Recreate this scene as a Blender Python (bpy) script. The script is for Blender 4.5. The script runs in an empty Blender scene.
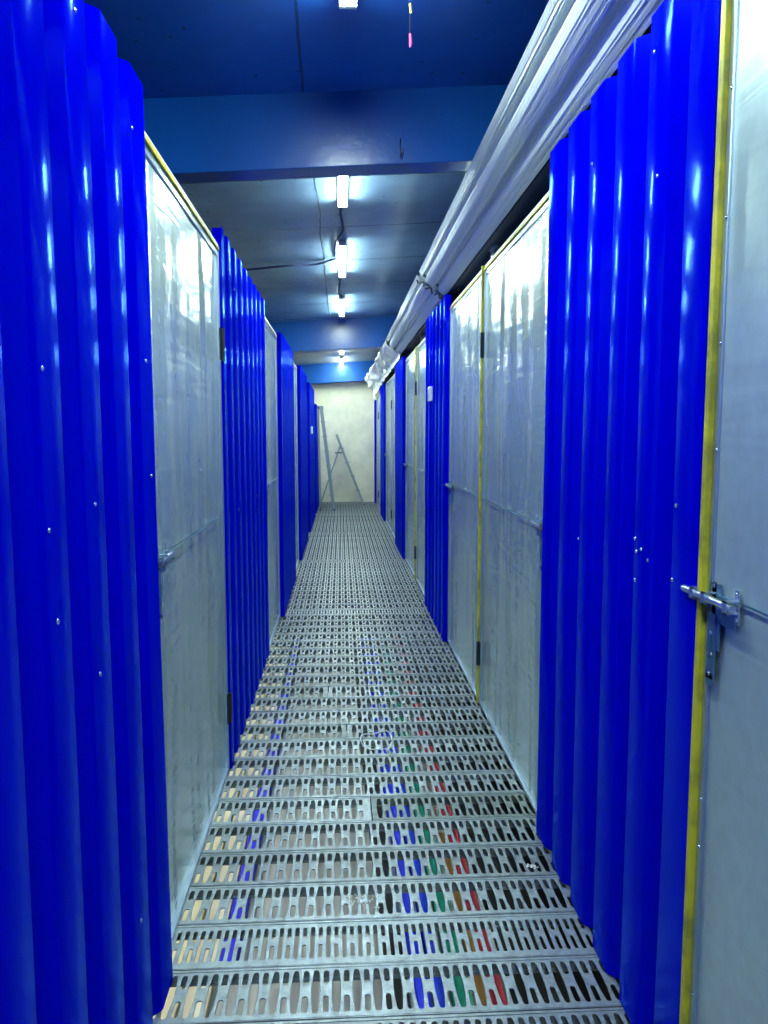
import bpy, bmesh, math, random
from mathutils import Vector, Matrix, noise
random.seed(7)
S = bpy.context.scene
C = S.collection
PI = math.pi

# ------------------------------------------------------------------ helpers
def props(o, label=None, cat=None, group=None, kind=None):
    if label: o['label'] = label
    if cat: o['category'] = cat
    if group: o['group'] = group
    if kind: o['kind'] = kind
    return o

def thing(name, label, cat, loc=(0, 0, 0), group=None):
    o = bpy.data.objects.new(name, None)
    o.empty_display_size = 0.1
    C.objects.link(o)
    o.location = loc
    return props(o, label, cat, group)

def copy_tree(o, parent=None):
    c = o.copy(); C.objects.link(c)
    if parent is not None: c.parent = parent
    for ch in list(o.children): copy_tree(ch, c)
    return c

class MB:
    """collects shapes; build() links them as one mesh object"""
    def __init__(self): self.v = []; self.f = []; self.m = []; self.mi = 0
    def add(self, vs, fs):
        b = len(self.v)
        self.v += [tuple(v) for v in vs]
        self.f += [tuple(i + b for i in f) for f in fs]
        self.m += [self.mi] * len(fs)
        return self
    def box(self, x0, x1, y0, y1, z0, z1):
        vs = [(x0,y0,z0),(x1,y0,z0),(x1,y1,z0),(x0,y1,z0),(x0,y0,z1),(x1,y0,z1),(x1,y1,z1),(x0,y1,z1)]
        return self.add(vs, [(3,2,1,0),(4,5,6,7),(0,1,5,4),(1,2,6,5),(2,3,7,6),(3,0,4,7)])
    def bar(self, a, b, w, h, up=(0, 1, 0)):
        """rectangular bar from a to b; w across, h along `up`"""
        a = Vector(a); b = Vector(b); d = (b - a).normalized(); u = Vector(up)
        u = (u - d * u.dot(d)).normalized(); s = d.cross(u)
        vs = []
        for p in (a, b):
            for i, j in ((-1,-1),(1,-1),(1,1),(-1,1)): vs.append(p + s * (i * w / 2) + u * (j * h / 2))
        return self.add(vs, [(3,2,1,0),(4,5,6,7),(0,1,5,4),(1,2,6,5),(2,3,7,6),(3,0,4,7)])
    def tube(self, pts, r, n=10, cap=True):
        pts = [Vector(p) for p in pts]
        vs = []; fs = []; u = None
        for i, p in enumerate(pts):
            d = (pts[min(i + 1, len(pts) - 1)] - pts[max(i - 1, 0)]).normalized()
            if u is None:
                u = d.orthogonal().normalized()
            u = (u - d * u.dot(d)).normalized(); s = d.cross(u)
            rr = r[i] if isinstance(r, (list, tuple)) else r
            for k in range(n):
                a = 2 * PI * k / n
                vs.append(p + u * (math.cos(a) * rr) + s * (math.sin(a) * rr))
        for i in range(len(pts) - 1):
            for k in range(n):
                k2 = (k + 1) % n
                fs.append((i*n+k, i*n+k2, (i+1)*n+k2, (i+1)*n+k))
        if cap:
            fs.append(tuple(reversed(range(n)))); fs.append(tuple(range((len(pts)-1)*n, len(pts)*n)))
        return self.add(vs, fs)
    def dome(self, c, axis, r, h, n=10):
        """rivet / screw head: a shallow dome standing on c along axis"""
        c = Vector(c); ax = Vector(axis).normalized(); u = ax.orthogonal().normalized(); s = ax.cross(u)
        vs = []; fs = []
        rings = 3
        for i in range(rings):
            t = i / rings * PI / 2
            for k in range(n):
                a = 2 * PI * k / n
                vs.append(c + (u * math.cos(a) + s * math.sin(a)) * (r * math.cos(t)) + ax * (h * math.sin(t)))
        vs.append(c + ax * h)
        for i in range(rings - 1):
            for k in range(n):
                k2 = (k + 1) % n
                fs.append((i*n+k, i*n+k2, (i+1)*n+k2, (i+1)*n+k))
        for k in range(n): fs.append(((rings-1)*n+k, (rings-1)*n+(k+1) % n, rings*n))
        fs.append(tuple(reversed(range(n))))
        return self.add(vs, fs)
    def build(self, name, mats, parent=None, smooth=False, bevel=0, loc=None):
        me = bpy.data.meshes.new(name)
        me.from_pydata(self.v, [], self.f)
        if not isinstance(mats, (list, tuple)): mats = [mats]
        for m in mats: me.materials.append(m)
        me.polygons.foreach_set('material_index', self.m)
        bm = bmesh.new(); bm.from_mesh(me)
        bmesh.ops.recalc_face_normals(bm, faces=bm.faces)
        if bevel: bmesh.ops.bevel(bm, geom=list(bm.edges), offset=bevel, segments=2, affect='EDGES', profile=0.5, clamp_overlap=True)
        bm.to_mesh(me); bm.free()
        if smooth: me.polygons.foreach_set('use_smooth', [True] * len(me.polygons))
        o = bpy.data.objects.new(name, me); C.objects.link(o)
        if parent is not None: o.parent = parent
        if loc: o.location = loc
        return o

def auto_smooth(o, ang=35):
    me = o.data
    me.polygons.foreach_set('use_smooth', [True] * len(me.polygons))
    me.set_sharp_from_angle(angle=math.radians(ang))
    return o

# ------------------------------------------------------------------ materials
def mat(name, col, rough=0.5, metal=0.0, coat=0.0, spec=0.5):
    m = bpy.data.materials.new(name); m.use_nodes = True
    b = m.node_tree.nodes['Principled BSDF']
    b.inputs['Base Color'].default_value = (*col, 1)
    b.inputs['Roughness'].default_value = rough
    b.inputs['Metallic'].default_value = metal
    b.inputs['Coat Weight'].default_value = coat
    b.inputs['Coat Roughness'].default_value = 0.08
    b.inputs['Specular IOR Level'].default_value = spec
    return m
def bsdf(m): return m.node_tree.nodes['Principled BSDF']
def N(m, t, **kw):
    n = m.node_tree.nodes.new(t)
    for k, v in kw.items(): setattr(n, k, v)
    return n
def L(m, a, b): m.node_tree.links.new(a, b)
def coords(m, scale=(1, 1, 1), out='Object'):
    tc = N(m, 'ShaderNodeTexCoord'); mp = N(m, 'ShaderNodeMapping')
    mp.inputs['Scale'].default_value = scale
    L(m, tc.outputs[out], mp.inputs[0]); return mp.outputs[0]
def noise_tex(m, vec, scale, detail=3, rough=0.5, dist=0):
    n = N(m, 'ShaderNodeTexNoise'); n.inputs['Scale'].default_value = scale
    n.inputs['Detail'].default_value = detail; n.inputs['Roughness'].default_value = rough
    n.inputs['Distortion'].default_value = dist
    L(m, vec, n.inputs['Vector']); return n.outputs['Fac']
def ramp(m, fac, stops):
    r = N(m, 'ShaderNodeValToRGB')
    e = r.color_ramp.elements
    e[0].position, e[0].color = stops[0][0], (*stops[0][1], 1)
    e[1].position, e[1].color = stops[-1][0], (*stops[-1][1], 1)
    for p, c in stops[1:-1]:
        x = e.new(p); x.color = (*c, 1)
    L(m, fac, r.inputs[0]); return r.outputs[0]
def math_n(m, op, a, b=None):
    n = N(m, 'ShaderNodeMath', operation=op)
    for i, v in enumerate((a, b)):
        if v is None: continue
        if isinstance(v, (int, float)): n.inputs[i].default_value = v
        else: L(m, v, n.inputs[i])
    return n.outputs[0]
def bump(m, h, strength, dist, prev=None):
    b = N(m, 'ShaderNodeBump'); b.inputs['Strength'].default_value = strength
    b.inputs['Distance'].default_value = dist
    L(m, h, b.inputs['Height'])
    if prev is not None: L(m, prev, b.inputs['Normal'])
    return b.outputs[0]

# glossy cobalt painted sheet
BLUE = mat('cobalt_paint', (0.0, 0.0, 0.66), 0.3)
nt = BLUE.node_tree; nt.nodes.remove(bsdf(BLUE))
v = coords(BLUE, (2.5, 2.5, 0.35))
nb = bump(BLUE, noise_tex(BLUE, v, 1.6, 2), 0.35, 0.015)
dif = N(BLUE, 'ShaderNodeBsdfDiffuse'); dif.inputs['Color'].default_value = (0.0, 0.0, 0.50, 1)
glo = N(BLUE, 'ShaderNodeBsdfGlossy'); glo.inputs['Color'].default_value = (0.13, 0.34, 1.0, 1); glo.inputs['Roughness'].default_value = 0.13
fre = N(BLUE, 'ShaderNodeFresnel'); fre.inputs['IOR'].default_value = 1.38
mix = N(BLUE, 'ShaderNodeMixShader')
for n_ in (dif, glo, fre): L(BLUE, nb, n_.inputs['Normal'])
L(BLUE, math_n(BLUE, 'MULTIPLY', fre.outputs[0], 0.55), mix.inputs[0]); L(BLUE, dif.outputs[0], mix.inputs[1]); L(BLUE, glo.outputs[0], mix.inputs[2])
L(BLUE, mix.outputs[0], [n_ for n_ in nt.nodes if n_.type == 'OUTPUT_MATERIAL'][0].inputs[0])
# thin galvanised sheet of the doors: vertical ripples, oil-canning dents, fine sideways ripples
def galv_sheet(name, col, rough, amt):
    m = mat(name, col, rough, 0.62)
    v1 = coords(m, (1.0, 2.4, 0.5)); v2 = coords(m, (1, 0.8, 9.0)); v3 = coords(m, (1, 1, 1))
    h1 = noise_tex(m, v1, 1.9, 1, 0.35, 0.5)
    h2 = noise_tex(m, v2, 2.0, 1, 0.4, 1.2)
    h3 = noise_tex(m, v3, 5.0, 2, 0.5, 1.5)
    n1 = bump(m, h1, 0.7, 0.040 * amt)
    n2 = bump(m, h2, 0.45, 0.009 * amt, n1)
    n3 = bump(m, h3, 0.4, 0.006 * amt, n2)
    L(m, n3, bsdf(m).inputs['Normal'])
    sp = noise_tex(m, v3, 26, 4, 0.6)
    L(m, ramp(m, sp, [(0.3, tuple(c * 0.93 for c in col)), (0.7, tuple(min(1, c * 1.05) for c in col))]), bsdf(m).inputs['Base Color'])
    return m
GALV = galv_sheet('galvanised_sheet', (0.49, 0.62, 0.60), 0.26, 1.0)
GALV2 = galv_sheet('flat_galvanised_sheet', (0.50, 0.64, 0.66), 0.36, 0.35)
GEDGE = mat('galvanised_edge', (0.45, 0.55, 0.66), 0.30, 0.85)
ZINC = mat('zinc_plated_steel', (0.62, 0.72, 0.80), 0.25, 0.9)
ZINCB = mat('blue_passivated_plate', (0.18, 0.36, 0.50), 0.3, 0.85)
YEL = mat('yellow_primer', (0.50, 0.46, 0.02), 0.45)
v = coords(YEL); L(YEL, ramp(YEL, noise_tex(YEL, v, 14, 5), [(0.35, (0.26, 0.25, 0.02)), (0.55, (0.54, 0.50, 0.02))]), bsdf(YEL).inputs['Base Color'])
CREAMRAIL = mat('pale_rail', (0.62, 0.62, 0.48), 0.4)
DARK = mat('black_hinge_steel', (0.015, 0.02, 0.03), 0.45, 0.3)
WHITEP = mat('white_plastic', (0.75, 0.78, 0.80), 0.4)
SHEETW = mat('white_coated_sheet', (0.88, 0.94, 0.92), 0.33, 0.15)
v = coords(SHEETW, (6, 0.8, 6)); L(SHEETW, bump(SHEETW, noise_tex(SHEETW, v, 2.5, 3), 0.2, 0.006), bsdf(SHEETW).inputs['Normal'])
FILM = mat('milky_film', (0.92, 0.95, 0.92), 0.28, 0.0, 0.3)
FILM.node_tree.nodes['Principled BSDF'].inputs['Transmission Weight'].default_value = 0.0
CABLE = mat('dark_cable', (0.012, 0.03, 0.10), 0.5)
ALU = mat('ladder_aluminium', (0.33, 0.39, 0.42), 0.4, 0.6)
ALUD = mat('ladder_dark_fitting', (0.10, 0.13, 0.17), 0.5)
# cast / galvanised decking
def deck(name, col, rough):
    m = mat(name, col, rough, 0.62)
    v = coords(m)
    n = noise_tex(m, v, 26, 7, 0.72)
    n2 = noise_tex(m, v, 160, 2, 0.6)
    oi = N(m, 'ShaderNodeObjectInfo')
    k = math_n(m, 'ADD', math_n(m, 'MULTIPLY', oi.outputs['Random'], 0.34), 0.82)
    mx = N(m, 'ShaderNodeVectorMath', operation='SCALE')
    L(m, ramp(m, n, [(0.30, tuple(c * 0.62 for c in col)), (0.50, col), (0.72, tuple(min(1, c * 1.3) for c in col))]), mx.inputs[0])
    L(m, k, mx.inputs['Scale'])
    L(m, mx.outputs[0], bsdf(m).inputs['Base Color'])
    L(m, bump(m, n2, 0.6, 0.002), bsdf(m).inputs['Normal'])
    L(m, ramp(m, n, [(0.3, (rough + .12,) * 3), (0.7, (rough - .08,) * 3)]), bsdf(m).inputs['Roughness'])
    return m
DECK = deck('slotted_deck_steel', (0.265, 0.305, 0.325), 0.38)
DECKD = deck('dull_deck_steel', (0.22, 0.26, 0.26), 0.46)
# painted concrete
def paint(name, col, rough, joints=False, metal=0.0, line=0.25):
    m = mat(name, col, rough)
    v = coords(m)
    n = noise_tex(m, v, 3.0, 5, 0.6)
    base = ramp(m, n, [(0.3, tuple(c * 0.86 for c in col)), (0.7, tuple(min(1, c * 1.12) for c in col))])
    if joints:
        sp = N(m, 'ShaderNodeSeparateXYZ'); L(m, v, sp.inputs[0])
        wob = math_n(m, 'MULTIPLY', math_n(m, 'SUBTRACT', noise_tex(m, v, 1.4, 3), 0.5), 0.05)
        a = math_n(m, 'ABSOLUTE', math_n(m, 'ADD', math_n(m, 'ADD', sp.outputs[0], 0.14), wob))
        j1 = math_n(m, 'LESS_THAN', a, 0.005)
        y = math_n(m, 'ADD', math_n(m, 'SUBTRACT', sp.outputs[1], 5.69 - 10.7), wob)
        fr = math_n(m, 'FRACT', math_n(m, 'DIVIDE', y, 1.07))
        j2 = math_n(m, 'LESS_THAN', fr, 0.011)
        # blow holes
        vo = N(m, 'ShaderNodeTexVoronoi'); vo.inputs['Scale'].default_value = 9; L(m, v, vo.inputs['Vector'])
        j3 = math_n(m, 'LESS_THAN', vo.outputs['Distance'], 0.075)
        j = math_n(m, 'MAXIMUM', math_n(m, 'MAXIMUM', j1, j2), j3)
        mx = N(m, 'ShaderNodeMix', data_type='RGBA'); L(m, j, mx.inputs['Factor'])
        L(m, base, mx.inputs['A']); mx.inputs['B'].default_value = (*[c * line for c in col], 1)
        base = mx.outputs['Result']
    L(m, base, bsdf(m).inputs['Base Color'])
    L(m, bump(m, noise_tex(m, v, 22, 4), 0.3, 0.004), bsdf(m).inputs['Normal'])
    return m
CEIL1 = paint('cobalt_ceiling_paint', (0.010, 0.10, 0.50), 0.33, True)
CEIL2 = paint('steel_blue_ceiling_tone', (0.22, 0.36, 0.54), 0.27, True)  # ceiling tone set per bay, greyer than the near one
CEIL3 = paint('grey_ceiling_tone', (0.42, 0.45, 0.42), 0.35, True)
BEAM = paint('blue_beam_paint', (0.002, 0.075, 0.36), 0.28)
CREAM = paint('cream_plaster', (0.86, 0.82, 0.64), 0.6)
DARKW = paint('dark_blue_wall_paint', (0.010, 0.05, 0.16), 0.6)
UNITR = paint('dark_unit_roof', (0.006, 0.03, 0.10), 0.5)
SLAB = paint('grey_floor_slab', (0.20, 0.22, 0.24), 0.6)
CONC = paint('pale_lower_concrete', (0.40, 0.41, 0.40), 0.6)
MAT_ = mat('black_rubber', (0.012, 0.014, 0.016), 0.6)
def glow(name, col, s):
    m = mat(name, col, 0.4)
    bsdf(m).inputs['Emission Color'].default_value = (*col, 1)
    bsdf(m).inputs['Emission Strength'].default_value = s
    return m
LED = glow('led_diffuser', (0.80, 1.0, 0.90), 155)
FILL_GLOW = glow('added_fill_glow', (0.98, 1.0, 0.92), 34)  # glow of the fill lamps added under the deck

# ------------------------------------------------------------------ measurements (metres; camera stands at x=0, y=0)
H = 1.45
XL, XR = -0.457, 0.706          # crests of the blue sheets
DL, DR = -0.492, 0.737          # faces of the doors
YEND = 16.5
SLOPE = 0.06
def ceil_z(x, drop=0.0): return 2.925 - drop + SLOPE * x

# ------------------------------------------------------------------ setting
WX0, WX1 = -3.2, 3.4
def slab_sloped(name, y0, y1, m, drop=0.0):
    b = MB()
    za, zb = ceil_z(WX0, drop), ceil_z(WX1, drop)
    vs = [(WX0,y0,za),(WX1,y0,zb),(WX1,y1,zb),(WX0,y1,za),(WX0,y0,za+.25),(WX1,y0,zb+.25),(WX1,y1,zb+.25),(WX0,y1,za+.25)]
    b.add(vs, [(3,2,1,0),(4,5,6,7),(0,1,5,4),(1,2,6,5),(2,3,7,6),(3,0,4,7)])
    return props(b.build(name, m), kind='structure')
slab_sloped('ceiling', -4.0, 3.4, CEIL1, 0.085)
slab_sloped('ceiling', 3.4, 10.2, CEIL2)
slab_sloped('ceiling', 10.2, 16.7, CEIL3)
def beam(y0, y1, zb):
    b = MB(); za, zc = zb + SLOPE * WX0, zb + SLOPE * WX1
    ta, tc = ceil_z(WX0) + .01, ceil_z(WX1) + .01
    vs = [(WX0,y0,za),(WX1,y0,zc),(WX1,y1,zc),(WX0,y1,za),(WX0,y0,ta),(WX1,y0,tc),(WX1,y1,tc),(WX0,y1,ta)]
    b.add(vs, [(3,2,1,0),(4,5,6,7),(0,1,5,4),(1,2,6,5),(2,3,7,6),(3,0,4,7)])
    # steel angle along the lower front edge
    return props(b.build('ceiling_beam', BEAM, bevel=0.004), kind='structure')
beam(3.30, 3.43, 2.545); beam(10.15, 10.40, 2.545); beam(16.25, 16.5, 2.53)
def wall(name, m, *a): return props(MB().box(*a).build(name, m), kind='structure')
wall('wall_back', CREAM, WX0, WX1, YEND, YEND + .2, -1.05, 3.2)
wall('wall_front', DARKW, WX0, WX1, -4.2, -4.0, -1.05, 3.2)
wall('wall_left', DARKW, WX0 - .2, WX0, -4.0, YEND, -1.05, 3.2)
wall('wall_right', DARKW, WX1, WX1 + .2, -4.0, YEND, -1.05, 3.2)
wall('floor_left', SLAB, WX0, -0.545, -4.0, YEND, -0.06, -0.001)
wall('floor_right', SLAB, 0.775, WX1, -4.0, YEND, -0.06, -0.001)
wall('floor_near', SLAB, -0.545, 0.775, -4.0, 0.02, -0.06, -0.001)
wall('floor_lower', CONC, WX0, WX1, -4.0, YEND, -1.05, -1.0)
wall('ceiling_right_units', UNITR, 0.735, WX1, -4.0, YEND, 2.40, 2.42)
wall('trim_1', DARKW, WX0, -3.1, -4, YEND, -0.001, 0.1)

# ------------------------------------------------------------------ slotted deck planks
PITCH = 0.196
def capsule(cx, cy, hw, hl, lens=0.0):
    pts = []
    n = 5
    for k in range(n + 1):
        a = PI * k / n
        pts.append((cx + math.cos(a) * hw, cy + hl - hw + math.sin(a) * hw))
    if lens: pts.append((cx - hw - lens * .75, cy + hl * .4)); pts.append((cx - hw - lens, cy)); pts.append((cx - hw - lens * .75, cy - hl * .4))
    for k in range(n + 1):
        a = PI + PI * k / n
        pts.append((cx + math.cos(a) * hw, cy - hl + hw + math.sin(a) * hw))
    if lens: pts.append((cx + hw + lens * .75, cy - hl * .4)); pts.append((cx + hw + lens, cy)); pts.append((cx + hw + lens * .75, cy + hl * .4))
    return pts
def plank_mesh(x0, x1, kind):
    cu = bpy.data.curves.new('outline', 'CURVE'); cu.dimensions = '2D'; cu.fill_mode = 'BOTH'
    cu.extrude = 0.0010; cu.bevel_depth = 0.0010; cu.bevel_resolution = 1
    def spl(pts):
        s = cu.splines.new('POLY'); s.points.add(len(pts) - 1)
        for i, p in enumerate(pts): s.points[i].co = (p[0], p[1], 0, 1)
        s.use_cyclic_u = True
    hy = (PITCH - 0.005) / 2
    spl([(x0, -hy), (x1, -hy), (x1, hy), (x0, hy)])
    per, lw, ln, sw = (0.054, 0.0078, 0.0048, 0.0080) if kind == 'A' else (0.0455, 0.0066, 0.0, 0.0062)
    hl = 0.079 if kind == 'A' else 0.070
    n = int((x1 - x0 - 0.03) / (per / 2)); off = ((x1 - x0) - (n - 1) * per / 2) / 2
    for i in range(n):
        x = x0 + off + i * per / 2
        if i % 2 == 0: spl(capsule(x, 0, lw, hl, ln))
        else:
            spl(capsule(x, hl - .028, sw, 0.026)); spl(capsule(x, -hl + .032, sw, 0.030))
    ob = bpy.data.objects.new('tmp', cu); C.objects.link(ob)
    me = bpy.data.meshes.new_from_object(ob.evaluated_get(bpy.context.evaluated_depsgraph_get()))
    bpy.data.objects.remove(ob)
    bm = bmesh.new(); bm.from_mesh(me)
    bmesh.ops.translate(bm, verts=bm.verts, vec=(0, 0, -0.002))
    def bx(a0, a1, b0, b1, c0, c1):
        r = bmesh.ops.create_cube(bm, size=1)
        for q in r['verts']:
            q.co = ((a0 + a1) / 2 + q.co.x * (a1 - a0), (b0 + b1) / 2 + q.co.y * (b1 - b0), (c0 + c1) / 2 + q.co.z * (c1 - c0))
    bx(x0, x1, -hy, -hy + .0025, -0.032, -0.003); bx(x0, x1, hy - .0025, hy, -0.032, -0.003)
    bx(x0, x1, -hy, -hy + .016, -0.0345, -0.032); bx(x0, x1, hy - .016, hy, -0.0345, -0.032)
    # low rolled bead along the far edge, and stiffening bars under the sheet
    bx(x0, x1, hy - .010, hy - .002, -0.001, 0.0016); bx(x0, x1, -hy + .002, -hy + .006, -0.001, 0.0010)
    bm.to_mesh(me); bm.free(); me.materials.clear(); me.materials.append(DECK)
    return me
X0, X1 = -0.535, 0.765
MA = plank_mesh(X0, X1, 'A'); MBn = plank_mesh(X0, X1, 'B')
y0 = 1.788 + PITCH / 2 - PITCH * 9
G = 'full width slotted steel planks of the walkway deck'
i = 0; split = {18: (0.02, 'L'), 14: (0.11, 'R'), 21: (-0.08, 'L')}
while True:
    y = y0 + i * PITCH
    if y + PITCH / 2 > YEND: break
    if i in split:
        sx, dull = split[i]
        for nm, a, b in (('L', X0, sx - .003), ('R', sx + .003, X1)):
            me = plank_mesh(a, b, 'A')
            if nm == dull: me.materials[0] = DECKD
            o = bpy.data.objects.new('deck_plank', me); C.objects.link(o); o.location = (0, y, random.uniform(-.0006, .0006))
            side = 'left' if nm == 'L' else 'right'
            tone = 'Dull dark grey' if nm == dull else 'Bright silver'
            where = {18: 'beyond the loop of wire row, fourth split from view' , 14: 'nearest two-piece row', 21: 'farthest two-piece row'}[i]
            if i == 18: where = 'middle two-piece row beyond the wire'
            props(o, '%s slotted half plank, %s side, %s' % (tone.lower(), side, where), 'floor plank')
    else:
        narrow = i in (10, 31, 44, 57, 70)
        o = bpy.data.objects.new('deck_plank', MBn if narrow else MA); C.objects.link(o)
        o.location = (0, y, random.uniform(-.0008, .0008))
        if i == 10: props(o, 'deck plank with narrow straight slots, second full row from the photo bottom', 'floor plank')
        elif narrow: props(o, 'slotted steel deck plank with narrower straight slots farther along the aisle', 'floor plank', 'farther planks with narrow slots')
        else: props(o, 'galvanised steel deck plank with lens-shaped slots spanning the whole aisle', 'floor plank', G)
    i += 1

# ------------------------------------------------------------------ storey below, seen through the slots
def lying(name, x0, x1, y0, y1, h, m, label, cat, skew=0.0):
    b = MB()
    z0 = -1.0
    vs = [(x0,y0,z0),(x1,y0,z0),(x1+skew,y1,z0),(x0+skew,y1,z0),(x0,y0,z0+h),(x1,y0,z0+h),(x1+skew,y1,z0+h),(x0+skew,y1,z0+h)]
    b.add(vs, [(3,2,1,0),(4,5,6,7),(0,1,5,4),(1,2,6,5),(2,3,7,6),(3,0,4,7)])
    o = b.build(name, m, bevel=0.004)
    return props(o, label, cat)
def flat(n, c, r=0.5): return mat(n, c, r)
lying('timber_board', -0.86, -0.70, 2.6, 9.0, .06, flat('cream_board', (0.88, 0.82, 0.52)), 'cream board below the deck, leftmost strip seen through the slots', 'board')
lying('timber_board', -0.69, -0.575, 2.6, 9.0, .05, flat('beige_board', (0.74, 0.68, 0.50)), 'beige board below the deck between the cream and left blue strips', 'board')
lying('blue_board', -0.565, -0.49, 3.3, 9.0, .06, flat('blue_board_l', (0.0, 0.0, 0.8)), 'blue strip below the deck on the left beside the beige board', 'board')
lying('rubber_mat', 0.19, 0.29, 2.6, 9.0, .03, MAT_, 'black strip below the deck just left of the bright blue pair', 'mat', -0.10)
lying('blue_board', 0.315, 0.375, 2.6, 9.0, .07, flat('blue_board_a', (0.0, 0.02, 0.95)), 'left strip of the bright blue pair below the deck, beside the black strip', 'board', -0.10)
lying('blue_board', 0.390, 0.450, 2.6, 9.0, .06, flat('blue_board_b', (0.0, 0.05, 0.9)), 'right strip of the bright blue pair below the deck, beside the green strip', 'board', -0.08)
lying('green_board', 0.465, 0.545, 2.6, 9.0, .06, flat('green_board', (0.0, 0.35, 0.22)), 'green strip below the deck right of the bright blue pair', 'board', -0.02)
lying('orange_board', 0.570, 0.612, 2.6, 4.4, .06, flat('orange_board', (0.38, 0.20, 0.05)), 'short orange strip below the deck between green and red', 'board')
lying('red_board', 0.625, 0.69, 2.6, 9.0, .06, flat('red_board', (0.50, 0.03, 0.06)), 'dark red strip below the deck, rightmost of the coloured strips', 'board')
lying('rubber_mat', 0.73, 1.45, 2.6, 9.0, .02, MAT_, 'wide black mat below the deck along the right side', 'mat')
def fill_lamp(x, y, label):  # added fill lamps, out of view, brightening what shows through the slots
    t = thing('tube_or_fill_lamp', label, 'lamp', (x, y, -0.06))
    MB().box(-.03, .03, -.6, .6, -.025, 0).build('housing', WHITEP, t, bevel=.004)
    MB().tube([(0, -.58, -.042), (0, .58, -.042)], .017, 12).build('tube', FILL_GLOW, t)
    return t
for k, y in enumerate((1.6, 3.2, 4.8, 6.4, 8.0)):
    fill_lamp(-1.15, y, 'added unseen fill lamp under the left floor slab below the walkway, %s along' % ('first', 'second', 'third', 'fourth', 'fifth')[k])

# ------------------------------------------------------------------ corrugated blue panels
SCREW = MB().dome((0, 0, 0), (1, 0, 0), .005, .0035).build('screw', ZINC); screw_me = SCREW.data
bpy.data.objects.remove(SCREW)
auto = screw_me; auto.polygons.foreach_set('use_smooth', [True] * len(auto.polygons))
def screw(parent, x, y, z, s=1, name='screw', sc=1.0):
    o = bpy.data.objects.new(name, screw_me); C.objects.link(o); o.parent = parent
    o.location = (x, y, z); o.scale = (s * sc, sc, sc)
    return o
PER = 0.212
PROF = [(0, 0), (.112, 0), (.120, .0035), (.146, .031), (.154, .035), (.178, .035), (.186, .031), (.204, .0035), (.212, 0)]
def corr(side, y0, y1, top, label, xs=0.0, bottom=0.004, lean=0.0, screws=(), group=None):
    """side +1 right, -1 left; a crest ends flush with the far edge"""
    xc = XR if side > 0 else XL - xs
    t = thing('corrugated_panel', label, 'wall panel', (xc, y0, 0), group)
    pts = []
    k = 0
    while True:
        base = (y1 - y0) - k * PER
        for d, off in PROF[:-1]:
            yy = base - d
            if yy < 0: break
            pts.append((yy, off))
        if base - PER < 0:
            if pts[-1][0] > 0.002: pts.append((0.0, pts[-1][1]))
            break
        k += 1
    pts.reverse()
    zs = [bottom + (top - bottom) * q / 14 for q in range(15)]
    vs = []; fs = []
    n = len(pts)
    rnd = random.Random(int(y0 * 100) + side)
    for layer in (0, 1):
        for j, z in enumerate(zs):
            for a, (yy, off) in enumerate(pts):
                wob = 0.0022 * noise.noise(Vector((yy * 1.3 + y0 * 7, z * 1.1, side * 5)))
                x = side * (off + wob * 1.6 + layer * .0012)
                vs.append((x, yy + lean * (z / top - .5), z))
    m = len(zs)
    for layer in (0, 1):
        o = layer * n * m
        for j in range(m - 1):
            for a in range(n - 1):
                fs.append((o + j*n+a, o + j*n+a+1, o + (j+1)*n+a+1, o + (j+1)*n+a))
    o = n * m
    for a in range(n - 1):
        fs.append((a, a+1, o+a+1, o+a)); fs.append(((m-1)*n+a, (m-1)*n+a+1, o+(m-1)*n+a+1, o+(m-1)*n+a))
    for j in range(m - 1):
        fs.append((j*n, (j+1)*n, o+(j+1)*n, o+j*n)); fs.append((j*n+n-1, (j+1)*n+n-1, o+(j+1)*n+n-1, o+j*n+n-1))
    b = MB(); b.add(vs, fs)
    s = auto_smooth(b.build('profiled_sheet', BLUE, t), 30)
    MB().box(*sorted((side * .0005, side * .036)), -.002, 0, bottom, top - .01).build('edge_flashing', BLUE, t)
    for (yy, zz, off) in screws: screw(t, -side * 0.0005 + side * off, yy - y0, zz, -side)
    return t
corr(-1, -3.9, -0.24, 2.26, 'blue corrugated panel on the left behind the viewer')
scr = [(1.80, 2.12, .0), (1.44, 2.18, .0), (1.22, 1.55, 0), (1.86, 1.62, 0), (1.22, 1.30, 0), (1.45, 1.32, 0), (1.24, 1.15, 0), (1.66, .36, 0), (1.88, 1.35, 0), (1.44, 1.0, 0)]
corr(-1, -0.2, 1.935, 2.26, 'tall glossy blue corrugated panel filling the left edge of the view, nearest on the left', screws=scr, lean=-.03)
corr(-1, 3.25, 5.02, 2.29, xs=.024, label= 'second blue corrugated panel on the left, just past the nearest left metal door', screws=[(3.6, 2.1, 0), (4.3, 2.1, 0), (3.6, 1.1, 0), (4.4, 1.1, 0)])
corr(-1, 6.05, 7.62, 2.235, 'third blue corrugated panel from the camera on the left wall')
corr(-1, 8.80, 10.6, 2.23, 'fourth blue corrugated panel from the camera on the left wall')
p5 = corr(-1, 11.35, 13.5, 2.20, 'fifth blue corrugated panel on the left, carrying a small white tag')
corr(-1, 14.1, 16.45, 2.00, 'farthest blue corrugated panel on the left, behind the ladders')
scr = [(1.78, 2.30, .0), (1.66, 2.22, .034), (1.74, 2.02, 0), (2.20, 2.2, 0), (1.72, 1.16, 0), (1.76, 1.18, 0), (1.80, 1.20, 0), (1.79, 1.17, 0), (1.585, 1.14, 0), (1.79, 1.10, 0), (2.24, 1.14, 0), (1.58, 1.30, 0)]
corr(1, 1.478, 2.655, 2.388, 'big glossy blue corrugated panel on the right with scattered screw heads, nearest on the right', screws=scr)
corr(1, -3.9, 0.25, 2.388, 'blue corrugated panel on the right behind the viewer')
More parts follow.
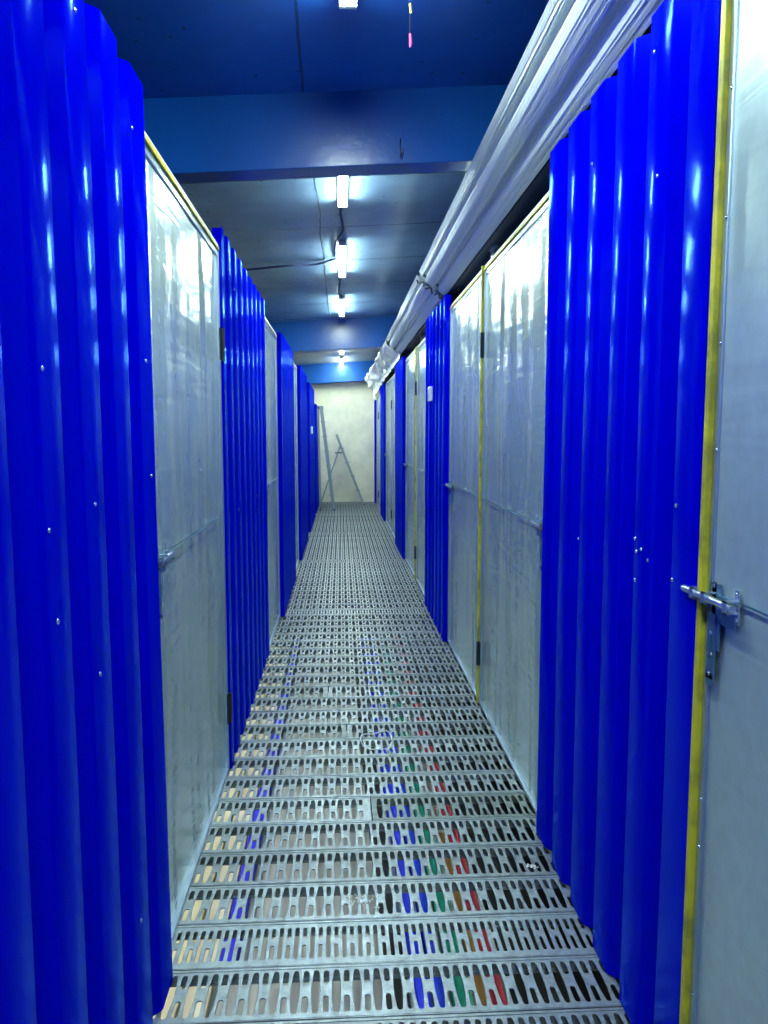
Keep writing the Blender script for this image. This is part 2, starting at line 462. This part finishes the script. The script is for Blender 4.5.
r3 = corr(1, 5.24, 6.02, 2.385, 'near half of the second right blue panel, between wide metal doors and the dark seam', screws=[(5.5, 2.2, 0), (5.7, 2.25, 0), (5.3, 1.1, 0)])
r3b = corr(1, 6.035, 6.46, 2.385, 'narrow far half of the second right blue panel, beyond the dark seam')
corr(1, 8.815, 10.1, 2.33, 'third blue corrugated panel on the right, between two pairs of metal doors', screws=[(9.6, 1.1, 0)])
corr(1, 12.72, 13.9, 2.30, 'fourth blue corrugated panel on the right, toward the far end')
corr(1, 16.0, 16.45, 2.15, 'farthest narrow blue corrugated panel on the right at the cream wall')
def tagbox(x, y, z, side, label):
    t = thing('sensor_box', label, 'box', (x, y, z))
    MB().box(-.012, .012, -.07, .07, -.055, .055).build('casing', WHITEP, t, bevel=.004)
    MB().box(-.0135 if side > 0 else .010, -.010 if side > 0 else .0135, -.035, .035, -.035, .035).build('cover', GEDGE, t)
tagbox(0.693, 6.02, 1.76, 1, 'small white box on the second right blue panel at the seam')
tagbox(-0.444, 11.87, 1.51, -1, 'small white tag box on the fifth left blue panel')

# ------------------------------------------------------------------ doors
def sheet_grid(side, y0, y1, z0, z1, amp, seed, x_off=0.0, th=.0012):
    ny = max(6, int((y1 - y0) / .05)); nz = max(8, int((z1 - z0) / .05))
    vs = []; fs = []
    for layer in (0, 1):
        for j in range(nz + 1):
            for i in range(ny + 1):
                yy = y0 + (y1 - y0) * i / ny; zz = z0 + (z1 - z0) * j / nz
                u = i / ny; w = j / nz
                fade = min(1, min(u, 1 - u) * 7) * min(1, min(w, 1 - w) * 7)
                d = amp * fade * (noise.noise(Vector((yy * 3.5, zz * 0.9, seed))) + .6 * noise.noise(Vector((yy * 6, zz * 5, seed + 9))) * (1 if zz < .9 or zz > 1.7 else .3))
                vs.append((side * (x_off + d * .9 + abs(amp) * .9 + layer * th), yy, zz))
    n = ny + 1; o = n * (nz + 1)
    for layer in (0, 1):
        q = layer * o
        for j in range(nz):
            for i in range(ny): fs.append((q+j*n+i, q+j*n+i+1, q+(j+1)*n+i+1, q+(j+1)*n+i))
    for i in range(ny):
        fs.append((i, i+1, o+i+1, o+i)); k = nz * n; fs.append((k+i, k+i+1, o+k+i+1, o+k+i))
    for j in range(nz):
        fs.append((j*n, (j+1)*n, o+(j+1)*n, o+j*n)); fs.append((j*n+ny, (j+1)*n+ny, o+(j+1)*n+ny, o+j*n+ny))
    b = MB(); b.add(vs, fs); return b
def latch(parent, side, y, z, d, ext=.015, inset=.045):
    """slide bolt; y = door edge, d = +1 when the door leaf lies towards +y; faces the aisle (-side)"""
    f = -side; y += d * inset
    X = lambda a: f * a
    def bx(b, a0, a1, u0, u1, w0, w1):
        xa, xb = sorted((X(a0), X(a1))); ya, yb = sorted((d * u0, d * u1))
        return b.box(xa, xb, ya, yb, w0, w1)
    b = MB(); bx(b, 0, .003, .01, .055, -.10, .03); bx(b, 0, .0035, .055, .11, -.045, .010)
    bp = b.build('bolt_plate', ZINCB, parent, bevel=.001, loc=(0, y, z))
    b = MB(); b.tube([(X(.018), d * (-ext - .013), 0), (X(.018), d * -ext, 0), (X(.018), d * .130, 0)], [.005, .0075, .0075], 12)
    auto_smooth(b.build('bolt_rod', ZINC, bp))
    b = MB()
    for u in (.03, .115): bx(b, .002, .027, u - .007, u + .007, -.012, -.009); bx(b, .002, .027, u - .007, u + .007, .009, .012); bx(b, .024, .027, u - .007, u + .007, -.012, .012); bx(b, 0, .003, u - .008, u + .008, -.032, .032)
    b.build('bolt_guide', ZINC, bp)
    b = MB(); bx(b, 0, .003, -.028, -.010, -.028, .028); bx(b, .002, .027, -.026, -.012, .009, .012); bx(b, .002, .027, -.026, -.012, -.012, -.009); bx(b, .024, .027, -.026, -.012, -.012, .012)
    b.build('strike_plate', ZINC, bp)
    # hanging hasp with rounded foot and an open eye
    b = MB(); bx(b, .003, .006, .014, .044, -.16, -.03); b.tube([(X(.003), d * .029, -.16), (X(.006), d * .029, -.16)], .015, 16)
    bx(b, .006, .010, .027, .031, -.12, -.07)
    b.build('hasp', ZINCB, bp)
    for u, w in ((.03, .024), (.115, .024), (.115, -.024), (.03, -.07), (.022, -.11), (.036, -.11), (.029, -.15), (-.019, .022), (-.019, -.022)):
        s = bpy.data.objects.new('screw', screw_me); C.objects.link(s); s.parent = bp; s.location = (X(.006 if -.16 < w < -.03 else .003), d * u, w); s.scale = (f * .8, .8, .8)
    return bp
def hinge(parent, side, y, z, h=.13):
    b = MB(); f = -side
    b.tube([(f * .010, 0, -h / 2), (f * .010, 0, h / 2)], .008, 10)
    xa, xb = sorted((0, f * .005)); b.box(xa, xb, -.022, .022, -h / 2, h / 2)
    return auto_smooth(b.build('hinge', DARK, parent, loc=(0, y, z)))
def door(side, y0, y1, top, label, rail=None, post=None, rivets=True, bolt=None, hinges=None, m=None, amp=.006, seam=1.115, frame=GEDGE, group=None, edge_screws=(), dx=0.0):
    """bolt / hinges: 'near' or 'far' edge"""
    x = (DR if side > 0 else DL) + dx
    m = m or GALV
    t = thing('storage_door', label, 'door', (x, y0, 0), group)
    w = y1 - y0; f = -side
    zb = .012
    lo = sheet_grid(side, .012, w - .012, zb, seam + .02, amp, y0 * 3 + side, .0032)
    auto_smooth(lo.build('lower_sheet', m, t), 60)
    up = sheet_grid(side, .012, w - .012, seam, top - .027, amp, y0 * 3 + side, .0005)
    auto_smooth(up.build('upper_sheet', m, t), 60)
    # folded edge frame behind the sheet, its lips reaching round the edge
    b = MB()
    def bx(a0, a1, u0, u1, w0, w1):
        xa, xb = sorted((side * a0, side * a1)); b.box(xa, xb, u0, u1, w0, w1)
    bx(-.003, .030, 0, .016, zb, top - .03); bx(-.003, .030, w - .016, w, zb, top - .03)
    bx(.003, .030, 0, w, top - .05, top - .024); bx(-.002, .030, 0, w, .004, .02)
    b.build('edge_frame', frame, t, bevel=.0015)
    if rail:
        b = MB(); bx2 = sorted((side * -.004, side * .036)); b.box(bx2[0], bx2[1], -.01, w + .01, top - .026, top - .012)
        b.build('top_rail', rail, t, bevel=.002)
        b = MB(); b.box(*sorted((side * .0, side * .036)), -.01, w + .01, top - .011, top)
        b.build('head_strip', CREAMRAIL, t, bevel=.002)
    if post:
        for u in ([0] if 'near' in post else []) + ([1] if 'far' in post else []):
            ya = (-.020 if u == 0 else w + .001)
            MB().box(*sorted((side * -.014, side * .030)), ya, ya + .019, .004, top).build('post', YEL, t, bevel=.002)
    MB().box(*sorted((side * -.0020, side * .001)), .012, w - .012, seam - .001, seam + .0010).build('seam_fold', ZINCB, t)
    if rivets:
        k = int(w / .11)
        for q in range(k + 1):
            screw(t, f * .0015, .03 + (w - .06) * q / k, seam + .012, f, 'rivet', .6)
    for (yy, zz) in edge_screws: screw(t, f * .003, yy, zz, f, 'screw', .9)
    if bolt == 'near': latch(t, side, .0, seam + .002, 1)
    if bolt == 'far': latch(t, side, w, seam - .01, -1, *((.062, 0) if dx else ()))
    if hinges:
        yy = -.004 if hinges == 'near' else w + .004
        for zz in (.28, top - .40): hinge(t, side, yy, zz)
    return t
E8 = [(.012, z) for z in (.25, .55, .85, 1.4, 1.7, 2.0)]
door(-1, 1.99, 3.235, 2.215, 'dented grey metal door on the left with yellow top rail, nearest on the left', YEL, None, True, 'near', 'far', amp=.009, edge_screws=E8)
door(-1, 5.03, 6.04, 2.215, 'second grey metal door from the camera on the left wall', CREAMRAIL, None, True, 'near')
door(-1, 7.64, 8.78, 2.20, 'third grey metal door from the camera on the left wall', CREAMRAIL, None, True, 'near')
door(-1, 10.62, 11.33, 2.18, 'fourth, very narrow-looking metal door on the left wall', None, None, False)
door(-1, 13.52, 14.08, 2.10, 'farthest metal door on the left, right before the ladders', None, None, False)
nd = door(1, 0.27, 1.456, 2.29, 'smooth blue-grey metal door cut by the right edge of the view, with slide bolt', None, 'far', False, 'far', None, GALV2, .0025, 1.145, edge_screws=[(1.172, z) for z in (.3, .62, .72, 1.42, 1.62, 1.85, 2.08, 2.25)], dx=-.016)
door(1, 2.69, 4.00, 2.305, 'wide creased metal door on the right, nearer leaf of the pair with the yellow post', YEL, 'far', True, 'near', 'far', amp=.008, edge_screws=[])
door(1, 4.045, 5.232, 2.305, 'creased metal door on the right, farther leaf beyond the yellow post', YEL, None, True, 'far', None, amp=.008)
door(1, 6.48, 7.53, 2.29, 'nearer leaf of the second pair of metal doors on the right', CREAMRAIL, 'far', True, 'near', 'far')
door(1, 7.575, 8.80, 2.29, 'farther leaf of the second pair of metal doors on the right', CREAMRAIL, None, True, 'far')
door(1, 10.12, 11.18, 2.27, 'nearer leaf of the third pair of metal doors on the right', CREAMRAIL, None, False, 'near', 'far')
door(1, 11.22, 12.68, 2.27, 'farther leaf of the third pair of metal doors on the right', CREAMRAIL, None, False, 'far')
door(1, 13.92, 15.0, 2.2, 'nearer leaf of the farthest pair of metal doors on the right', CREAMRAIL, None, False, None, 'far')
door(1, 15.04, 15.98, 2.2, 'farther leaf of the farthest pair of metal doors on the right', CREAMRAIL, None, False)
# short posts that carry the unit roof over the right-hand doors
for k, (y, lab) in enumerate(((4.02, 'short grey post above the yellow door post on the right'), (7.55, 'short grey post above the second pair of right doors'), (11.2, 'short grey post above the third pair of right doors'))):
    t = thing('roof_post', lab, 'post', (0.79, y, 2.02))
    MB().box(-.014, .014, -.03, .03, 0, .38).build('tube', GEDGE, t, bevel=.003)
    MB().box(-.022, .022, -.045, .045, .368, .3795).build('head_plate', GEDGE, t)

# ------------------------------------------------------------------ stacks of white profiled sheets lying on the right-hand units
# cross-section (x, z) of the underside
SP = [(.492, .020), (.506, .020), (.510, .016), (.514, .034), (.552, .034), (.562, .002), (.574, .000), (.577, .004), (.583, .004), (.586, .000), (.598, .000),
      (.601, .004), (.607, .004), (.610, .000), (.618, .002), (.628, .034), (.662, .034), (.672, .002), (.684, .000), (.687, .004), (.693, .004), (.696, .000), (.708, .000),
      (.711, .004), (.717, .004), (.720, .000), (.728, .000)]
_t = math.radians(34)
def tilt(x, z): return (.722 - ((.728 - x) * .94) * math.cos(_t) + z * math.sin(_t) * 1.25, (.728 - x) * .94 * math.sin(_t) + z * math.cos(_t) * 1.25)
SP = [tilt(x, z * 1.0) for x, z in SP]
def sheet_stack(y0, y1, zb, label, n=4, crumple=0.0, shift=0.0, drop=0.0):
    t = thing('sheet_stack', label, 'roofing sheets', (0, y0, zb), None)
    for k in range(n):
        rnd = random.Random(k * 3 + int(y0))
        dx = shift + (-.004 * k if k else 0) + rnd.uniform(-.002, .002); dz = .0045 * k
        e0, e1 = rnd.uniform(-.04, .04), rnd.uniform(-.03, .03)
        ny = max(4, int((y1 - y0) / .12)); vs = []; fs = []; m = len(SP)
        for lay in (0, 1):
            for j in range(ny + 1):
                yy = (y1 - y0) * j / ny + (e0 if j == 0 else e1 if j == ny else 0)
                for (x, z) in SP:
                    q = Vector((x * 9, (yy + y0) * 1.1, k))
                    c = crumple * (.012 * noise.noise(q * 1.7))
                    zz = z + dz + lay * .0012 + .0015 * noise.noise(Vector((x * 4, yy * .8, k))) + abs(c) - drop * (j / ny)
                    vs.append((x + dx + c + crumple * .010 * noise.noise(Vector((yy * .9, k, 3))), yy, zz))
        o = m * (ny + 1)
        for lay in (0, 1):
            for j in range(ny):
                for i in range(m - 1):
                    a = lay * o + j * m + i; fs.append((a, a+1, a+m+1, a+m))
        for i in range(m - 1): fs.append((i, i+1, o+i+1, o+i)); a = ny*m+i; fs.append((a, a+1, o+a+1, o+a))
        for j in range(ny): a = j*m; fs.append((a, a+m, o+a+m, o+a)); a = j*m+m-1; fs.append((a, a+m, o+a+m, o+a))
        b = MB(); b.add(vs, fs)
        auto_smooth(b.build('profiled_sheet', SHEETW, t), 25)
    return t
sheet_stack(-0.6, 5.42, 2.398, 'stack of white profiled sheets overhanging the right units, nearest length')
sheet_stack(5.50, 10.9, 2.398, 'stack of white profiled sheets on the right units, middle length past the jagged joint', crumple=.6, shift=-.004)
sheet_stack(10.95, 16.2, 2.398, 'stack of white profiled sheets on the right units, farthest length', n=3, crumple=1.0, shift=.004)
# black lines imitating the shade in the joint between the first two stacks
b = MB()
for k, (xa, za, xb, zb_) in enumerate(((.495, 2.442, .56, 2.424), (.575, 2.420, .64, 2.452), (.66, 2.45, .715, 2.420))):
    pts = []
    for q in range(9):
        u = q / 8
        tx, tz = tilt(xa + (xb - xa) * u, -.009 + .003 * math.sin(u * 9))
        pts.append((tx, 5.46 + .07 * math.sin(u * 7 + k), 2.398 + tz))
    b.tube(pts, .0055, 6)
props(auto_smooth(b.build('joint_shade_line', DARK)), 'thin black wavy lines painting the shade in the joint between white sheet stacks', 'strap')
# crumpled film hanging over the far end of the stacks
def film(y0, y1, label):
    sec = [tilt(a, b) for a, b in ((.470, .04), (.478, -.004), (.53, -.012), (.59, -.014), (.65, -.014), (.70, -.016))]
    sec = [(x, z + 2.398) for x, z in sec] + [(.700, 2.375), (.697, 2.33)]
    ny = 110; vs = []; fs = []; m = len(sec) * 4 - 3
    for j in range(ny + 1):
        u = j / ny; yy = y0 + (y1 - y0) * u; g = min(1, u * 2.2 + .12)
        for i in range(m):
            a = i / 4; i0 = min(int(a), len(sec) - 2); fr = a - i0
            x = sec[i0][0] * (1 - fr) + sec[i0+1][0] * fr; z = sec[i0][1] * (1 - fr) + sec[i0+1][1] * fr
            q = Vector((x * 13 + yy * .6, yy * 3.4, 1.3))
            n1 = noise.noise(q) + .6 * noise.noise(q * 2.3)
            x -= g * abs(n1) * .055; z -= g * (n1 * .050) + (i / m) ** 2 * .17 * u * u + (.03 if i >= m - 4 else 0) * u * noise.noise(Vector((yy * 2, 0, 0)))
            vs.append((min(x, .70), yy, z))
    for j in range(ny):
        for i in range(m - 1): a = j*m+i; fs.append((a, a+1, a+m+1, a+m))
    b = MB(); b.add(vs, fs)
    o = auto_smooth(b.build('plastic_film', FILM), 50)
    sm = o.modifiers.new('thick', 'SOLIDIFY'); sm.thickness = .0012
    return props(o, label, 'plastic film')
film(9.2, 16.1, 'crumpled milky plastic film draped under the far white sheets on the right')

# ------------------------------------------------------------------ lamps
lamp0 = None
ends = [-4 + 2.22, .48, 2.60, 5.06, 7.26, 9.62, 11.85, 14.1, 16.2]
labs = ['ceiling tube lamp behind the viewer', 'ceiling tube lamp right above the viewer', 'tube lamp cut by the top edge of the view, in the first ceiling bay',
        'lit tube lamp just past the first beam', 'lit tube lamp with the side cable running left from it', 'lit tube lamp right before the second beam',
        'ceiling tube lamp hidden just past the second beam', 'small glow of the upper far tube lamp in the last bay', 'small glow of the lower far tube lamp by the last beam']
for k, (e, lab) in enumerate(zip(ends, labs)):
    if lamp0 is None:
        t = thing('tube_or_fill_lamp', lab, 'lamp', (0, 0, 0), 'tube lamps along the ceiling')
        b = MB(); b.box(-.030, .030, -.605, .605, -.024, -.006); b.box(-.012, .012, -.42, -.38, -.023, 0); b.box(-.012, .012, .38, .42, -.023, 0); hs = b.build('housing', WHITEP, t, bevel=.003)
        df = MB().box(-.026, .026, -.585, .585, -.043, -.024).build('diffuser', LED, t, bevel=.006)
        for q in (-1, 1):
            MB().box(-.028, .028, min(q * .586, q * .604), max(q * .586, q * .604), -.045, -.022).build('end_cap', WHITEP, t, bevel=.002)
        lamp0 = t
    else: t = copy_tree(lamp0); t['label'] = lab
    x = .03 if k == 2 else .018
    t.location = (x, e - .605, ceil_z(x, .085 if e < 3 else 0) - .004)
def cable(pts, label, r=.008):
    b = MB()
    P = []
    for i in range(len(pts) - 1):
        for q in range(6): P.append(Vector(pts[i]).lerp(Vector(pts[i+1]), q / 6))
    P.append(Vector(pts[-1]))
    for _ in range(4): P = [P[0]] + [(P[i-1] + P[i] * 2 + P[i+1]) / 4 for i in range(1, len(P) - 1)] + [P[-1]]
    b.tube(P, r, 8)
    return props(auto_smooth(b.build('cable', CABLE)), label, 'cable')
cz = 2.912
cable([(.018, 5.08, cz-.012), (.0, 5.25, cz), (.02, 5.55, cz-.012), (.03, 5.72, cz-.006), (-.02, 5.95, cz-.01), (-.035, 6.3, cz-.006), (-.03, 6.6, cz-.004)], 'dark cable between the second and third lamps past the first beam')
cable([(.018, 7.28, cz-.01), (.0, 7.5, cz-.005), (-.005, 7.9, cz-.01), (-.02, 8.2, cz-.005), (.018, 8.41, cz-.01)], 'short dark cable running on toward the lamp before the second beam')
cable([(-.03, 6.6, cz-.006), (-.2, 6.82, cz-.015), (-.45, 6.72, cz-.045), (-.8, 6.85, cz-.06), (-1.4, 6.75, cz-.10), (-2.2, 6.8, cz-.13)], 'dark sagging cable running left across the ceiling from a lamp', .010)
cable([(.018, 14.12, cz-.01), (-.02, 14.4, cz-.006), (-.01, 14.8, cz-.008), (.018, 14.99, cz-.01)], 'short cable between the two far lamps')
cable([(-1.2, 13.7, cz-.09), (-.6, 13.6, cz-.06), (-.2, 13.5, cz-.03), (-.06, 13.5, cz-.02)], 'thin cable running left across the last ceiling bay')
# bit of yellow and pink wire hanging from the first bay, and a bent wire hook under it on the beam
t = thing('hanging_tag', 'tiny yellow and pink tag hanging on a thread from the near ceiling', 'tag', (.23, 2.62, ceil_z(.23, .085)))
MB().tube([(0, 0, 0), (.002, .01, -.03), (0, .02, -.07), (.004, .04, -.12)], .0012, 6).build('thread', DARK, t)
MB().tube([(0, .008, -.022), (.004, .012, -.05)], [.005, .004], 8).build('yellow_clip', flat('tag_yellow', (.8, .55, .1)), t)
MB().tube([(.003, .035, -.10), (.006, .042, -.125), (.004, .044, -.14)], [.004, .006, .003], 8).build('pink_clip', flat('tag_pink', (.8, .05, .25)), t)
b = MB(); b.tube([(.250, 3.30, 2.585), (.252, 3.285, 2.60), (.247, 3.282, 2.625), (.25, 3.287, 2.655)], .0022, 6); b.tube([(.256, 3.30, 2.575), (.262, 3.286, 2.60), (.262, 3.286, 2.615)], .0022, 6)
props(b.build('wire_hook', DARK), 'bent wire ends sticking out of the first beam face', 'wire')

# ------------------------------------------------------------------ ladders
def step_ladder(name, y, apex, foot, rear_top, rear_foot, w, nsteps, label, brace=None, topcap=False, rail=.05, over=0.0):
    """side-on folding ladder; (x, z) points; w = width along y"""
    t = thing(name, label, 'ladder', (0, y, 0))
    a, f_ = Vector((apex[0], 0, apex[1])), Vector((foot[0], 0, foot[1]))
    ra, rf = Vector((rear_top[0], 0, rear_top[1])), Vector((rear_foot[0], 0, rear_foot[1]))
    for s in (0, 1):
        yy = w * s; ex = .04 if s else -.0
        MB().bar(a + Vector((0, yy, 0)), f_ + Vector((0, yy, 0)), rail, .022).build('front_rail', ALU, t, bevel=.003)
        MB().bar(ra + Vector((0, yy * .92 + .02, 0)), rf + Vector((0, yy, 0)), .028, .018).build('rear_rail', ALU, t, bevel=.002)
        b = MB(); b.bar(f_ + Vector((-.012, yy, .004)), f_ + Vector((.03, yy, .004)), .03, .03); b.build('rubber_foot', ALUD, t)
        b = MB(); b.bar(rf + Vector((-.02, yy, .004)), rf + Vector((.02, yy, .004)), .03, .03); b.build('rubber_foot', ALUD, t)
    for k in range(nsteps):
        u = (k + 1) / (nsteps + 1)
        p = f_.lerp(a, u)
        MB().box(p.x - .042, p.x + .042, .01, w - .01, p.z - .012, p.z + .010).build('step', ALU, t, bevel=.002)
    MB().bar(rf.lerp(ra, .30) + Vector((0, 0, 0)), rf.lerp(ra, .30) + Vector((0, w, 0)), .02, .02, up=(0, 0, 1)).build('rear_crossbar', ALU, t)
    MB().bar(rf.lerp(ra, .65), rf.lerp(ra, .65) + Vector((0, w, 0)), .02, .02, up=(0, 0, 1)).build('rear_crossbar', ALU, t)
    if topcap: MB().box(a.x - .07, a.x + .035, -.01, w + .01, a.z - .03, a.z + .01).build('top_platform', ALUD, t, bevel=.004)
    if brace:
        for s in (0, 1): MB().bar((brace[0], w * s, brace[2]), (brace[1], w * s, brace[2]), .018, .012).build('spreader', ALUD, t)
    return t
step_ladder('step_ladder', 14.6, (-.375, 1.96), (-.145, .012), (-.435, 1.93), (-.40, .012), .42, 6, 'tall aluminium step ladder standing nearly closed against the left blue panel', topcap=True, rail=.055)
step_ladder('step_ladder', 15.75, (-.095, 1.44), (.455, .012), (-.015, 1.22), (-.43, .012), .40, 4, 'shorter open aluminium A-frame ladder in front of the cream end wall', brace=(-.125, .035, 1.065), rail=.045)

# ------------------------------------------------------------------ bits on the deck
b = MB(); P = []
for k in range(24):
    a = 2 * PI * k / 23 * .96
    P.append((.158 + .074 * math.cos(a), 3.50 + .11 * math.sin(a) + .02 * math.sin(3 * a), .006 + .008 * (1 + math.sin(a * 2.3))))
P += [(.20, 3.38, .012), (.24, 3.36, .006)]
b.tube(P, .0022, 6)
props(auto_smooth(b.build('wire_loop', flat('white_wire', (.8, .85, .85)))), 'loop of thin white wire lying on the deck', 'wire')
SPL = flat('dried_plaster', (.6, .6, .56), .8)
def splotch(cx, cy, n, r, seed, label):
    rnd = random.Random(seed); b = MB()
    for k in range(n):
        x = cx + rnd.gauss(0, r); y = cy + rnd.gauss(0, r * .7); s = rnd.uniform(.002, .0055)
        b.dome((x, y, .0005), (rnd.uniform(-.1, .1), 0, 1), s, s * .4, 7)
    props(b.build('plaster_crumbs', SPL), label, 'plaster crumbs', kind='stuff')
splotch(.05, 2.27, 45, .028, 3, 'white plaster crumbs on the near deck right of centre')
splotch(.63, 2.43, 14, .012, 4, 'small white crumbs on the deck by the right blue panel')


# ------------------------------------------------------------------ world, camera
w = bpy.data.worlds.new('World'); S.world = w; w.use_nodes = True
w.node_tree.nodes['Background'].inputs[0].default_value = (0.25, 0.4, 0.8, 1)
w.node_tree.nodes['Background'].inputs[1].default_value = 0.2
cd = bpy.data.cameras.new('camera'); cam = bpy.data.objects.new('camera', cd); C.objects.link(cam)
cd.sensor_fit = 'VERTICAL'; cd.sensor_height = 36; cd.lens = 770 / 1024 * 36
cd.clip_start = .05; cd.clip_end = 100
th = math.atan(78 / 770); ps = math.atan(43 / 770 * math.cos(th))
cam.location = (0, 0, H); cam.rotation_euler = (PI / 2 - th, 0, -ps)
S.camera = cam
S.view_settings.view_transform = 'Standard'; S.view_settings.look = 'None'
S.view_settings.gamma = 1; S.view_settings.use_curve_mapping = False
S.view_settings.exposure = 0.25
